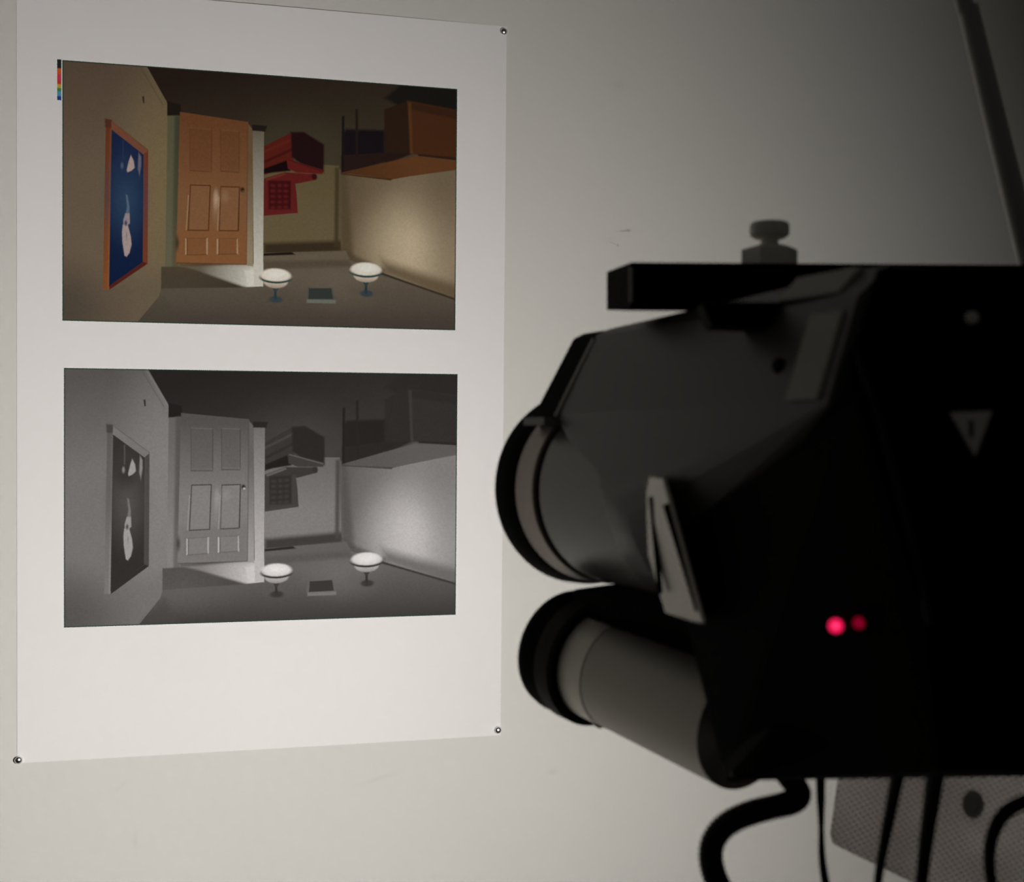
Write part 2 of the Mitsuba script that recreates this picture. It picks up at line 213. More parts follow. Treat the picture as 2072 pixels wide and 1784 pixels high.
 ([(0.385,0.453),(0.382,0.628),(0.38,0.628),(0.383,0.453)],0.0015,0.9,None,[[0.1193,0.0442,0.0157]],[[0.0765,0.07,0.068]]),
 ([(0.381,0.493),(0.377,0.628),(0.374,0.628),(0.378,0.493)],0.0015,0.5,None,[[0.4804,0.321,0.189]],[[0.3743,0.3578,0.3524]]),
 ([(0.297,0.663),(0.35,0.659),(0.35,0.726),(0.298,0.729)],0.0025,0.6,None,[[0.23,0.0973,0.0393]],[[0.2317,0.2194,0.2153]]),
 ([(0.302,0.666),(0.302,0.725),(0.3,0.725),(0.3,0.666)],0.0015,0.6,None,[[0.1125,0.0417,0.0148]],[[0.0842,0.0774,0.0752]]),
 ([(0.299,0.663),(0.299,0.729),(0.296,0.729),(0.296,0.663)],0.0015,0.95,None,[[0.4562,0.3049,0.1795]],[[0.4885,0.4693,0.463]]),
 ([(0.352,0.659),(0.352,0.726),(0.348,0.726),(0.348,0.659)],0.0015,0.85,None,[[0.4568,0.3053,0.1797]],[[0.4384,0.4204,0.4145]]),
 ([(0.298,0.727),(0.35,0.722),(0.35,0.726),(0.298,0.731)],0.0015,0.6,None,[[0.1112,0.0412,0.0147]],[[0.0977,0.0903,0.0879]]),
 ([(0.297,0.661),(0.35,0.657),(0.35,0.661),(0.297,0.665)],0.0015,0.5,None,[[0.1558,0.0636,0.0252]],[[0.126,0.1174,0.1145]]),
 ([(0.376,0.659),(0.426,0.656),(0.426,0.719),(0.376,0.722)],0.0025,0.6,None,[[0.2305,0.0975,0.0394]],[[0.2319,0.2195,0.2154]]),
 ([(0.381,0.663),(0.381,0.718),(0.379,0.718),(0.379,0.663)],0.0015,0.6,None,[[0.1127,0.0418,0.0148]],[[0.0843,0.0775,0.0753]]),
 ([(0.378,0.659),(0.378,0.722),(0.374,0.722),(0.374,0.66)],0.0015,0.95,None,[[0.4571,0.3055,0.1798]],[[0.4887,0.4695,0.4632]]),
 ([(0.427,0.656),(0.428,0.719),(0.424,0.719),(0.424,0.656)],0.0015,0.85,None,[[0.4577,0.3058,0.18]],[[0.4386,0.4206,0.4147]]),
 ([(0.376,0.72),(0.426,0.715),(0.426,0.719),(0.376,0.724)],0.0015,0.6,None,[[0.1115,0.0413,0.0147]],[[0.0978,0.0904,0.088]]),
 ([(0.376,0.658),(0.426,0.654),(0.426,0.658),(0.376,0.661)],0.0015,0.5,None,[[0.156,0.0637,0.0252]],[[0.126,0.1174,0.1146]]),
 ((0.372,0.505,0.005,0.027),0.005,0.8,None,[[0.6556,0.4785,0.3329]],[[0.3529,0.3369,0.3317]]),
 ((0.37,0.537,0.005,0.039),0.0063,0.5,None,[[0.4457,0.288,0.1822]],[[0.3008,0.2862,0.2815]]),
 ((0.394,0.492,0.008,0.019),0.0075,0.5,None,[[0.3852,0.2327,0.1372]],[[0.3023,0.2876,0.2829]]),
 ((0.438,0.461,0.005,0.009),0.0025,1.0,None,[[0.0421,0.0234,0.0125]],[[0.0369,0.0327,0.0313]]),
 ((0.44,0.468,0.003,0.004),0.0015,1.0,None,[[0.1285,0.0796,0.0438]],[[0.5008,0.4811,0.4746]]),
 ([(0.453,0.196),(0.451,0.757),(0.448,0.757),(0.449,0.197)],0.0025,0.6,None,[[0.1361,0.0677,0.0318]],[[0.0863,0.0793,0.077]]),
 ([(0.274,0.759),(0.45,0.756),(0.449,0.76),(0.274,0.763)],0.0019,0.7,None,[[0.1021,0.0537,0.0223]],[[0.0883,0.0814,0.0791]]),
 ([(0.452,0.2),(0.464,0.219),(0.466,0.766),(0.45,0.761)],0.0025,1.0,[(0.457,0.353),(0.458,0.727)],[[0.1677,0.1041,0.0545],[0.3319,0.2663,0.1752]],[[0.1404,0.1311,0.128],[0.3445,0.3289,0.3238]]),
 ((0.276,0.684,0.004,0.023),0.0037,1.0,None,[[0.0488,0.0452,0.027]],[[0.0629,0.0572,0.0554]]),
 ([(0.463,0.221),(0.492,0.224),(0.491,0.844),(0.468,0.841)],0.0016,1.0,[(0.475,0.233),(0.476,0.766)],[[0.1739,0.1494,0.1066],[0.6617,0.6288,0.5476]],[[0.18,0.1691,0.1656],[0.5004,0.4809,0.4746]]),
 ([(0.461,0.201),(0.5,0.203),(0.495,0.226),(0.462,0.225)],0.0025,1.0,None,[[0.0207,0.016,0.012]],[[0.0271,0.0235,0.0224]]),
 ([(0.103,0.216),(0.117,0.217),(0.115,0.873),(0.096,0.874)],0.0015,1.0,[(0.105,0.231),(0.105,0.825)],[[0.1555,0.0449,0.0192],[0.2366,0.0846,0.0311]],[[0.1179,0.1094,0.1067],[0.1978,0.1866,0.1829]]),
 ([(0.112,0.219),(0.119,0.224),(0.115,0.873),(0.106,0.875)],0.0019,0.8,[(0.105,0.288),(0.105,0.825)],[[0.2006,0.069,0.0304],[0.2909,0.1049,0.0364]],[[0.1415,0.132,0.129],[0.255,0.242,0.2378]]),
 ([(0.1,0.214),(0.117,0.217),(0.117,0.249),(0.101,0.247)],0.0037,0.8,None,[[0.0953,0.0337,0.0225]],[[0.0621,0.0563,0.0544]]),
 ([(0.117,0.222),(0.206,0.327),(0.195,0.351),(0.116,0.255)],0.0016,1.0,None,[[0.2247,0.084,0.047]],[[0.2098,0.1979,0.194]]),
 ([(0.12,0.223),(0.206,0.324),(0.204,0.326),(0.119,0.225)],0.0015,0.6,None,[[0.1442,0.071,0.0304]],[[0.0882,0.0811,0.0788]]),
 ([(0.194,0.342),(0.205,0.327),(0.204,0.767),(0.191,0.776)],0.0016,1.0,None,[[0.1877,0.0521,0.0273]],[[0.0764,0.0699,0.0679]]),
 ([(0.111,0.857),(0.193,0.762),(0.204,0.769),(0.112,0.875)],0.0019,1.0,None,[[0.1021,0.0194,0.0143]],[[0.0355,0.0314,0.0301]]),
 ([(0.117,0.255),(0.194,0.345),(0.192,0.764),(0.111,0.861)],0.0015,1.0,[(0.151,0.322),(0.152,0.823)],[[0.0144,0.0252,0.0722],[0.0075,0.017,0.0548]],[[0.042,0.0374,0.036],[0.0354,0.0314,0.0301]]),
 ((0.151,0.514,0.034,0.116),0.0325,0.8,None,[[0.0371,0.0768,0.1494]],[[0.1036,0.0958,0.0933]]),
 ((0.148,0.409,0.021,0.048),0.015,0.6,None,[[0.0207,0.0387,0.0975]],[[0.0315,0.0277,0.0265]]),
 ([(0.146,0.294),(0.146,0.371),(0.143,0.371),(0.143,0.294)],0.0025,0.7,None,[[0.0402,0.0527,0.1149]],[[0.1272,0.1184,0.1155]]),
 ([(0.162,0.346),(0.17,0.371),(0.172,0.397),(0.164,0.41),(0.155,0.416),(0.152,0.403),(0.158,0.374)],0.0025,1.0,None,[[0.4992,0.3818,0.3436]],[[0.3721,0.3555,0.3501]]),
 ([(0.182,0.337),(0.188,0.354),(0.188,0.388),(0.184,0.427),(0.18,0.401),(0.181,0.362)],0.0031,1.0,None,[[0.1689,0.1514,0.2007]],[[0.2622,0.2487,0.2443]]),
 ((0.142,0.392,0.003,0.01),0.0025,1.0,None,[[0.1067,0.132,0.1922]],[[0.2784,0.2644,0.2598]]),
 ([[(0.151,0.503),(0.155,0.505),(0.16,0.552),(0.159,0.591),(0.15,0.591),(0.154,0.549)]],0.0031,0.9,None,[[0.1288,0.181,0.2508]],[[0.2118,0.2,0.1961]]),
 ([(0.15,0.576),(0.16,0.575),(0.161,0.614),(0.146,0.634),(0.145,0.603)],0.0025,1.0,None,[[0.3463,0.2871,0.3117]],[[0.337,0.3215,0.3165]]),
 ([(0.144,0.621),(0.156,0.622),(0.163,0.664),(0.165,0.696),(0.16,0.729),(0.153,0.745),(0.148,0.74),(0.143,0.688),(0.142,0.65)],0.0025,1.0,None,[[0.4457,0.3498,0.3322]],[[0.3648,0.3486,0.3433]]),
 ((0.151,0.614,0.003,0.01),0.0019,1.0,None,[[0.0691,0.0605,0.1001]],[[0.085,0.0781,0.0759]]),
 ((0.153,0.664,0.001,0.008),0.0019,0.8,None,[[0.0964,0.1179,0.1982]],[[0.1388,0.1297,0.1267]]),
 ((0.523,0.88,0.038,0.018),0.01,0.4,None,[[0.0984,0.0813,0.0591]],[[0.1098,0.1019,0.0994]]),
 ((0.524,0.894,0.017,0.013),0.0025,1.0,None,[[0.0444,0.062,0.0701]],[[0.0506,0.0457,0.0441]]),
 ([(0.52,0.85),(0.525,0.85),(0.526,0.894),(0.519,0.894)],0.0015,1.0,None,[[0.0275,0.0487,0.06]],[[0.0411,0.0367,0.0353]]),
 ([(0.514,0.847),(0.532,0.846),(0.525,0.864),(0.52,0.864)],0.0019,1.0,None,[[0.0371,0.0574,0.0653]],[[0.0543,0.0491,0.0475]]),
 ((0.523,0.821,0.031,0.028),0.0019,1.0,[(0.523,0.826),(0.523,0.848)],[[0.6658,0.5363,0.4424],[0.3679,0.3097,0.2364]],[[0.4565,0.4382,0.4322],[0.311,0.2964,0.2916]]),
 ((0.523,0.808,0.041,0.022),0.0015,1.0,None,[[0.0227,0.0637,0.0597]],[[0.0445,0.0398,0.0384]]),
 ((0.523,0.801,0.039,0.02),0.0019,1.0,None,[[0.6909,0.6001,0.4942]],[[0.4985,0.4792,0.4728]]),
 ((0.523,0.795,0.036,0.025),0.0025,1.0,None,[[0.8006,0.7268,0.6172]],[[0.6819,0.6587,0.651]]),
 ((0.525,0.793,0.025,0.015),0.0063,1.0,None,[[0.86,0.8403,0.7491]],[[0.8121,0.7863,0.7778]]),
 ((0.758,0.845,0.04,0.018),0.01,0.4,None,[[0.0996,0.0823,0.0598]],[[0.1102,0.1023,0.0997]]),
 ((0.76,0.859,0.017,0.013),0.0025,1.0,None,[[0.0449,0.0628,0.0709]],[[0.0508,0.0458,0.0442]]),
 ([(0.755,0.814),(0.761,0.814),(0.762,0.858),(0.755,0.859)],0.0015,1.0,None,[[0.0278,0.0493,0.0607]],[[0.0412,0.0368,0.0354]]),
 ([(0.749,0.811),(0.767,0.81),(0.761,0.828),(0.756,0.828)],0.0019,1.0,None,[[0.0376,0.0581,0.0661]],[[0.0546,0.0493,0.0477]]),
 ((0.758,0.785,0.032,0.028),0.0019,1.0,[(0.758,0.79),(0.758,0.812)],[[0.6744,0.5433,0.4481],[0.3726,0.3136,0.2394]],[[0.4583,0.4399,0.4338],[0.3122,0.2975,0.2927]]),
 ((0.758,0.771,0.043,0.023),0.0015,1.0,None,[[0.023,0.0646,0.0605]],[[0.0446,0.04,0.0385]]),
 ((0.758,0.764,0.041,0.021),0.0019,1.0,None,[[0.7001,0.6081,0.5008]],[[0.5005,0.4811,0.4747]]),
 ((0.758,0.758,0.038,0.025),0.0025,1.0,None,[[0.8114,0.7365,0.6254]],[[0.6846,0.6613,0.6536]]),
 ((0.76,0.755,0.027,0.017),0.0063,1.0,None,[[0.86,0.8519,0.7595]],[[0.8154,0.7895,0.781]]),
 ([(0.605,0.842),(0.671,0.839),(0.679,0.889),(0.6,0.89)],0.0025,1.0,None,[[0.0965,0.0965,0.0767]],[[0.1359,0.1269,0.124]]),
 ([(0.609,0.845),(0.667,0.842),(0.672,0.885),(0.607,0.888)],0.0019,1.0,None,[[0.0388,0.0453,0.042]],[[0.0474,0.0426,0.0411]]),
 ([(0.603,0.89),(0.679,0.889),(0.678,0.903),(0.603,0.904)],0.0019,1.0,None,[[0.1659,0.1771,0.1498]],[[0.1963,0.1852,0.1815]]),
]
# ---------------------------------------------------------------- materials
def wall_colour(p, n, uv):
    x, z = p.x, p.z
    c = mi.Color3f(0.655, 0.630, 0.585) * (0.985 + 0.03 * fbm(x * 9, z * 9, 3.0))
    def scuff(x0, z0, rx, rz, slope, k):
        dx, dz = x - x0, z - z0 - slope * (x - x0)
        m = dr.exp(-dr.square(dx / rx) - dr.square(dz / rz))
        return 1 - k * m * (0.55 + 0.9 * noise(x * 900, z * 900, 5.0))
    for a in ((0.2560, 1.6138, 0.0042, 0.0007, 0.12, 0.28), (0.2595, 1.6144, 0.0016, 0.0010, 0.0, 0.30), (0.2512, 1.6030, 0.0007, 0.0010, -0.5, 0.32), (0.2480, 1.6042, 0.0035, 0.0006, -0.3, 0.16),
              (0.2455, 1.6075, 0.0040, 0.0022, 0.2, 0.05), (0.0750, 1.2180, 0.0130, 0.0016, 0.25, 0.05), (-0.1000, 1.2240, 0.0050, 0.0022, 0.6, 0.04), (0.2050, 1.2150, 0.0040, 0.0020, 0.0, 0.07), (-0.0900, 1.1870, 0.0012, 0.0060, 0.0, 0.06), (0.25, 1.72, 0.006, 0.003, 0, 0.05)):
        c *= scuff(*a)
    return c
scene['wall_paint'] = {'type': 'twosided', 'bsdf': {'type': 'bumpmap', 'arbitrary': proc(lambda p, n, uv: fbm(p.x * 260, p.z * 260, 1.0), 5e-4), 'scale': 0.00025,
                       'bsdf': {'type': 'diffuse', 'reflectance': proc(wall_colour)}}}
scene['paper'] = {'type': 'twosided', 'bsdf': {'type': 'diffuse', 'reflectance': proc(lambda p, n, uv: mi.Color3f(0.80, 0.765, 0.746) * (0.985 + 0.03 * fbm(p.x * 14, p.z * 14, 8.0)))}}

def soft_polygon(u, v, pts, s):
    d = mi.Float(1e3)
    for (x0, y0), (x1, y1) in zip(pts, pts[1:] + pts[:1]):
        ex, ey = (x1 - x0) * 1.545, (y1 - y0)
        l = math.hypot(ex, ey)
        if l < 1e-6: continue
        d = dr.minimum(d, (ex * (v - y0) - ey * (u - x0) * 1.545) / l)
    return smoothstep(-s, s, d)

def concave_polygon(u, v, pts, s):
    """As soft_polygon, for outlines with notches: distance to the nearest edge, signed by crossings."""
    d2, inside = mi.Float(1e6), mi.Bool(False)
    for (x0, y0), (x1, y1) in zip(pts, pts[1:] + pts[:1]):
        ex, ey = (x1 - x0) * 1.545, y1 - y0
        wx, wy = (u - x0) * 1.545, v - y0
        t = dr.clip((wx * ex + wy * ey) / max(ex * ex + ey * ey, 1e-9), 0, 1)
        d2 = dr.minimum(d2, dr.square(wx - ex * t) + dr.square(wy - ey * t))
        if abs(ey) > 1e-9:
            inside ^= ((v >= min(y0, y1)) & (v < max(y0, y1))) & (wx < wy * (ex / ey))
    return smoothstep(-s, s, dr.select(inside, dr.sqrt(d2), -dr.sqrt(d2)))

def print_colour(which):
    """The photograph on the sheet, drawn from its shapes in the print's own coordinates (0 to 1 across and down)."""
    def fn(p, n, uv):
        u, v = uv.x, uv.y
        c = mi.Color3f(0.03, 0.022, 0.018)
        for geo, s, k, g, col, mono in ART:
            cc = (col, mono)[which]
            if isinstance(geo, list): m = concave_polygon(u, v, geo[0], s * 1.2) if isinstance(geo[0], list) else soft_polygon(u, v, geo, s * 1.2)
            else:
                e = dr.sqrt(dr.square((u - geo[0]) / geo[2]) + dr.square((v - geo[1]) / geo[3]))
                w = s * 1.2 / min(geo[2], geo[3] / 1.545)
                m = 1 - smoothstep(1 - w, 1 + w, e)
            if g is None: shade = mi.Color3f(*cc[0])
            else:
                (x0, y0), (x1, y1) = g
                l2 = (x1 - x0) ** 2 + (y1 - y0) ** 2
                shade = mix(cc[0], cc[1], dr.clip(((u - x0) * (x1 - x0) + (v - y0) * (y1 - y0)) / l2, 0, 1))
            c = c * (1 - k * m) + shade * (k * m)
        edge = dr.minimum(dr.minimum(u, 1 - u) * 1.545, dr.minimum(v, 1 - v))
        c = mix(mi.Color3f(0.02, 0.055, 0.04), c, smoothstep(0.0015, 0.006, edge))
        return c * (0.9 + 0.2 * fbm(u * 300, v * 200, 2.0))
    return fn
for k in (0, 1):
    scene[f'print_ink_{k}'] = {'type': 'twosided', 'bsdf': {'type': 'diffuse', 'reflectance': proc(print_colour(k))}}
def bar_colour(p, n, uv):
    c = mi.Color3f(0.02, 0.03, 0.03)
    for v0, col in ((0.22, (0.62, 0.12, 0.03)), (0.36, (0.62, 0.05, 0.10)), (0.52, (0.55, 0.06, 0.03)), (0.61, (0.55, 0.40, 0.06)), (0.70, (0.06, 0.26, 0.09)), (0.78, (0.10, 0.32, 0.45)), (0.90, (0.03, 0.06, 0.24))):
        c = mix(c, mi.Color3f(*col), smoothstep(v0 - 0.02, v0 + 0.02, uv.y))
    return c
scene['colour_bar_ink'] = {'type': 'twosided', 'bsdf': {'type': 'diffuse', 'reflectance': proc(bar_colour)}}

plastic('black_plastic', (0.006, 0.006, 0.006), 0.5, 0.25)
plastic('matt_black', (0.0022, 0.0022, 0.0022), 0.7, 0.04)
plastic('barrel_grey', (0.110, 0.104, 0.094), 0.4, 0.8)
plastic('housing_grey', (0.036, 0.0345, 0.031), 0.45, 0.4)
plastic('tube_grey', (0.50, 0.48, 0.43), 0.5, 0.3)
plastic('band_grey', (0.42, 0.34, 0.30), 0.5, 0.3)
plastic('strip_grey', (0.42, 0.40, 0.36), 0.5, 0.4)
plastic('panel_grey', (0.34, 0.33, 0.29), 0.5, 0.3)
plastic('knob_grey', (0.80, 0.77, 0.70), 0.45, 0.4)
plastic('label_grey', (0.55, 0.53, 0.50), 0.6, 0.2)
plastic('rod_grey', (0.30, 0.28, 0.26), 0.35, 0.5)
plastic('rubber', (0.008, 0.0075, 0.008), 0.6, 0.2)
for name, c, k in (('tube_grey', (0.56, 0.53, 0.48), 0.85), ('collar_grey', (0.92, 0.88, 0.80), 0.85), ('band_grey', (0.55, 0.46, 0.42), 0.5), ('strip_grey', (0.90, 0.86, 0.78), 0.2)):
    scene[name] = {'type': 'twosided', 'bsdf': {'type': 'principled', 'base_color': rgb(*c), 'roughness': 0.5, 'specular': 0.6, 'metallic': k}}
scene['steel'] = {'type': 'twosided', 'bsdf': {'type': 'roughconductor', 'material': 'none', 'specular_reflectance': rgb(0.75, 0.73, 0.74), 'alpha': 0.16}}
scene['lens_glass'] = {'type': 'twosided', 'bsdf': {'type': 'principled', 'base_color': rgb(0.01, 0.01, 0.015), 'roughness': 0.05, 'specular': 0.6, 'clearcoat': 1.0}}

# ---------------------------------------------------------------- the setting
w = trimesh.creation.box((5.0, 0.12, 2.9)); w.apply_translation((0.4, 0.06, 1.45))
obj('wall_back', w, 'wall_paint')
thing('wall_back', 'plain off-white painted wall behind the poster', 'wall', kind='structure')
f = trimesh.creation.box((5.0, 3.0, 0.1)); f.apply_translation((0.4, -1.5, -0.05))
plastic('floor_grey', (0.08, 0.075, 0.07), 0.6, 0.2)
obj('floor', f, 'floor_grey')
thing('floor', 'dark floor below the wall', 'floor', kind='structure')

# ---------------------------------------------------------------- the poster
def sheet(x0, x1, z0, z1, y, thick, nx=2, nz=2, bend=None):
    X, Z = np.meshgrid(np.linspace(x0, x1, nx), np.linspace(z1, z0, nz))
    off = bend(X, Z) if bend else X * 0
    front = np.stack([X, y - off, Z], -1).reshape(-1, 3)
    back = np.stack([X, y - off + thick, Z], -1).reshape(-1, 3)
    u = np.stack([(X - x0) / (x1 - x0), (z1 - Z) / (z1 - z0)], -1).reshape(-1, 2)
    i, j = np.meshgrid(np.arange(nz - 1), np.arange(nx - 1), indexing='ij')
    q = np.stack([i * nx + j, (i + 1) * nx + j, (i + 1) * nx + j + 1, i * nx + j + 1], -1).reshape(-1, 4)
    N = nx * nz
    ring = [k for k in range(nx)] + [nx - 1 + nx * k for k in range(1, nz)] + [N - 1 - k for k in range(1, nx)] + [nx * k for k in range(nz - 2, 0, -1)]
    side = [[a, b, b + N, a + N] for a, b in zip(ring, ring[1:] + ring[:1])]
    f = np.vstack([q, q[:, ::-1] + N, np.array(side)])
    return (np.vstack([front, back]), f), np.vstack([u, u])
def bow(X, Z):
    # the sheet stands a little off the wall between its pins, most along the top edge
    u, v = (X + 0.165) / 0.33, (Z - 1.2444) / 0.5112
    e = np.clip(4 * u * (1 - u), 0, 1)
    return 0.0002 + 0.0010 * e * np.clip(v, 0, 1) ** 6 + 0.0005 * e
(pm, pf), puv = sheet(-0.165, 0.165, 1.24444, 1.75556, -0.0004, 0.0003, 34, 52, bow)
obj('poster__sheet', (pm, pf), 'paper', smooth=False)
part('poster__sheet', 'white photo paper sheet with wide margins')
thing('poster', 'large white photo sheet with two prints of a room pinned to the wall', 'poster')
A = (-0.13666, 0.12897, 1.53739, 1.70843); B = (-0.13567, 0.13090, 1.33356, 1.50620)
for k, q in enumerate((A, B)):
    m, u = sheet(q[0], q[1], q[2], q[3], -0.00055, 0.0001, 28, 20, bow)
    key = obj('poster__print', m, f'print_ink_{k}', uv=u)
part('poster__print', 'upper print, in colour: room with orange door, blue picture and two globe lamps')
part('poster__print_001', 'lower print, in grey tones: the same room with a door and two globe lamps')
m, u = sheet(-0.1399, -0.1373, 1.6821, 1.7087, -0.00055, 0.0001, 3, 6, bow)
obj('poster__colour_bar', m, 'colour_bar_ink', uv=u)
part('poster__colour_bar', 'narrow strip of colour patches beside the colour print')

def pin(px, pz, label, tilt):
    key = 'push_pin'; n = 1
    while key + '__head' in scene: key = f'push_pin_{n:03d}'; n += 1
    ax = np.array([tilt[0], -1, tilt[1]], float); ax /= np.linalg.norm(ax)
    o = np.array([px, -0.0014, pz])
    prof = [(0, 0.0), (0.00235, 0.0), (0.0026, 0.0004), (0.0024, 0.0011), (0.0018, 0.0018), (0.0010, 0.0022), (0, 0.0023)]
    scene_key = obj(key + '__head', lathe(prof, o, ax, 28), 'steel', smooth=40)
    obj(key + '__point', lathe([(0, -0.008), (0.0005, -0.006), (0.0005, 0.0002), (0, 0.0002)], o, ax, 10), 'steel', smooth=40)
    thing(key, label, 'push pin', group='steel pins at the corners of the poster')
pin(0.1625, 1.7516, 'small steel push pin in the top right corner of the poster', (0.15, 0.25))
pin(0.1628, 1.2486, 'small steel push pin in the bottom right corner of the poster', (-0.1, 0.1))
pin(-0.1641, 1.2468, 'small steel push pin in the bottom left corner of the poster', (0.2, -0.2))

# ---------------------------------------------------------------- the camera with its lower tube, rail and screw
V = 'video_camera'
thing(V, 'black video camera with a big lens barrel, a lower tube and two red lights', 'camera')
AX = RIGHT * math.sin(math.radians(25)) - AHEAD * math.cos(math.radians(25))      # from the lens end back towards the eye
C0 = at(1177, 985, 0.275)                                                         # centre of the front rim
# front ring: black hood, with its open mouth towards the wall
obj(V + '__lens_hood', lathe([(0.01925, 0), (0.0201, -0.0006), (0.0204, 0.0005), (0.0202, 0.005), (0.0196, 0.0076), (0.018, 0.0076), (0.017, 0.006), (0.01825, 0)], C0, AX, 120), 'matt_black', smooth=35)
part(V + '__lens_hood', 'black rim at the front of the lens barrel')
obj(V + '__lens', lathe([(0, 0.002), (0.006, 0.0023), (0.012, 0.0033), (0.01725, 0.00525), (0.01725, 0.007), (0, 0.007)], C0, AX, 64), 'lens_glass', smooth=40)
obj(V + '__lens_band', lathe([(0.017, 0.0074), (0.0193, 0.0074), (0.01915, 0.0151), (0.017, 0.0151)], C0, AX, 120), 'band_grey', smooth=35)
part(V + '__lens_band', 'grey band behind the black rim')
obj(V + '__groove', lathe([(0.015, 0.015), (0.0183, 0.015), (0.0183, 0.01725), (0.015, 0.01725)], C0, AX, 120), 'matt_black', smooth=35)
obj(V + '__lens_barrel', lathe([(0, 0.01715), (0.0185, 0.01715), (0.0188, 0.01775), (0.019, 0.0525), (0, 0.0525)], C0, AX, 120), 'barrel_grey', smooth=35)
part(V + '__lens_barrel', 'dark grey round lens barrel')
S, U_, N_ = frame_of(AX)      # S: to the side, U_: up, N_: along AX
side = S if S @ RIGHT > 0 else -S
def loc(x, z, s): return C0 + side * x + U_ * z + AX * s
hood_sec = [(-0.0050, 0.03125), (-0.0070, 0.03025), (-0.0158, 0.015), (0.01725, 0.015), (0.01025, 0.03025), (0.00825, 0.03125)]
obj(V + '__hinged_flap', rhull([loc(x, z, s) for x, z in hood_sec for s in (0.0105, 0.0185)], 0.0006), 'matt_black', smooth=30)
part(V + '__hinged_flap', 'black slanted flap on top of the front of the housing')
plastic('ledge_grey', (0.22, 0.21, 0.19), 0.5, 0.3)
obj(V + '__flap_hinge', tube(np.linspace(loc(-0.0074, 0.0300, 0.0190), loc(-0.0160, 0.0146, 0.0190), 8), 0.0004, 10), 'strip_grey', smooth=60)
part(V + '__flap_hinge', 'thin pale hinge line along the flap')
obj(V + '__flap_ledge', rhull([loc(x, z, s) for x, z in ((-0.01775, 0.01425), (-0.01775, 0.01325), (-0.012, 0.01425), (-0.012, 0.01325)) for s in (0.009, 0.018)], 0.0003), 'ledge_grey', smooth=30)
circ = [(0.01925 * math.cos(t), 0.01925 * math.sin(t)) for t in np.arange(40) * math.pi / 20]
back_sec = [(-0.01, 0.03325), (-0.015, 0.029), (-0.02, 0.015), (0.02, 0.015), (0.015, 0.029), (0.01, 0.03325)]
front_sec = [(-0.0035, 0.03175), (-0.0064, 0.0305), (-0.0148, 0.015), (0.01625, 0.015), (0.0095, 0.0305), (0.00675, 0.03175)]
hs = rhull([loc(x, z, 0.0185) for x, z in front_sec] + [loc(x, z, 0.107) for x, z in back_sec] + [loc(x * 0.98, z * 0.98, s) for x, z in circ for s in (0.046, 0.0525)], 0.0005)
obj(V + '__housing', hs, 'housing_grey', smooth=60)
part(V + '__housing', 'dark grey tapering housing over the lens barrel')

# body: upper and lower blocks
low = rhull([at(1395, 838, 0.214), at(1338, 965, 0.214), at(1425, 1262, 0.210), at(1482, 1560, 0.205), at(1600, 820, 0.21), at(1745, 815, 0.1675), at(1880, 1260, 0.165), at(1905, 1540, 0.1675),
             at(2420, 800, 0.165), at(2420, 1540, 0.1675), at(2300, 800, 0.23), at(2300, 1550, 0.23)], 0.0015)
upp = rhull([at(1700, 600, 0.2), at(1700, 840, 0.2), at(1748, 552, 0.2), at(1722, 690, 0.1725), at(1752, 830, 0.1675), at(1790, 556, 0.1725), at(2420, 550, 0.165), at(2420, 900, 0.165), at(2300, 556, 0.23), at(2300, 900, 0.23),
             at(1700, 600, 0.215), at(1700, 840, 0.215), at(1748, 552, 0.215)], 0.001)
obj(V + '__body', low + upp, 'matt_black', smooth=40)
part(V + '__body', 'big black rear body')
def flank(z): return -0.020 + 0.005 * (z - 0.015) / 0.014           # the slanted left side of the housing
obj(V + '__side_panel', rhull([loc(flank(z) + o, z, s) for z in (0.0157, 0.0272) for s in (0.0985, 0.1050) for o in (-0.0007, 0.0010)], 0.0003), 'panel_grey', smooth=30)
part(V + '__side_panel', 'lighter grey panel on the side')
obj(V + '__screw', lathe([(0, 0.0005), (0.0009, 0.0004), (0.0012, 0), (0.0012, -0.001), (0, -0.001)], loc(flank(0.0205), 0.0205, 0.0930), -side, 24), 'matt_black', smooth=40)
obj(V + '__shoulder_plate', rhull([loc(x, z, s) for x, z in ((-0.0138, 0.0306), (-0.0106, 0.0338), (-0.0085, 0.0326), (-0.0115, 0.0302)) for s in (0.088, 0.1015)], 0.0003), 'panel_grey', smooth=30)
part(V + '__shoulder_plate', 'grey sloping shoulder plate below the rail')
# slanted strip on the front edge of the body
st = rhull([at(1312, 1000, 0.21350), at(1318, 968, 0.21050), at(1345, 972, 0.20300), at(1424, 1256, 0.19950), at(1350, 1236, 0.21350), at(1316, 1120, 0.21450), at(1400, 1252, 0.20550),
            at(1345, 985, 0.21700), at(1400, 1230, 0.21700)], 0.0004)
obj(V + '__front_strip', st, 'strip_grey', smooth=30)
part(V + '__front_strip', 'grey slanted strip along the front edge of the body')
for a, b in (((1318, 1005, 0.2093), (1336, 1200, 0.2105)), ((1346, 1020, 0.2026), (1412, 1236, 0.2002))):
    obj(V + '__front_strip__slot', tube(np.linspace(at(*a), at(*b), 6), 0.00045, 10), 'matt_black', smooth=60)
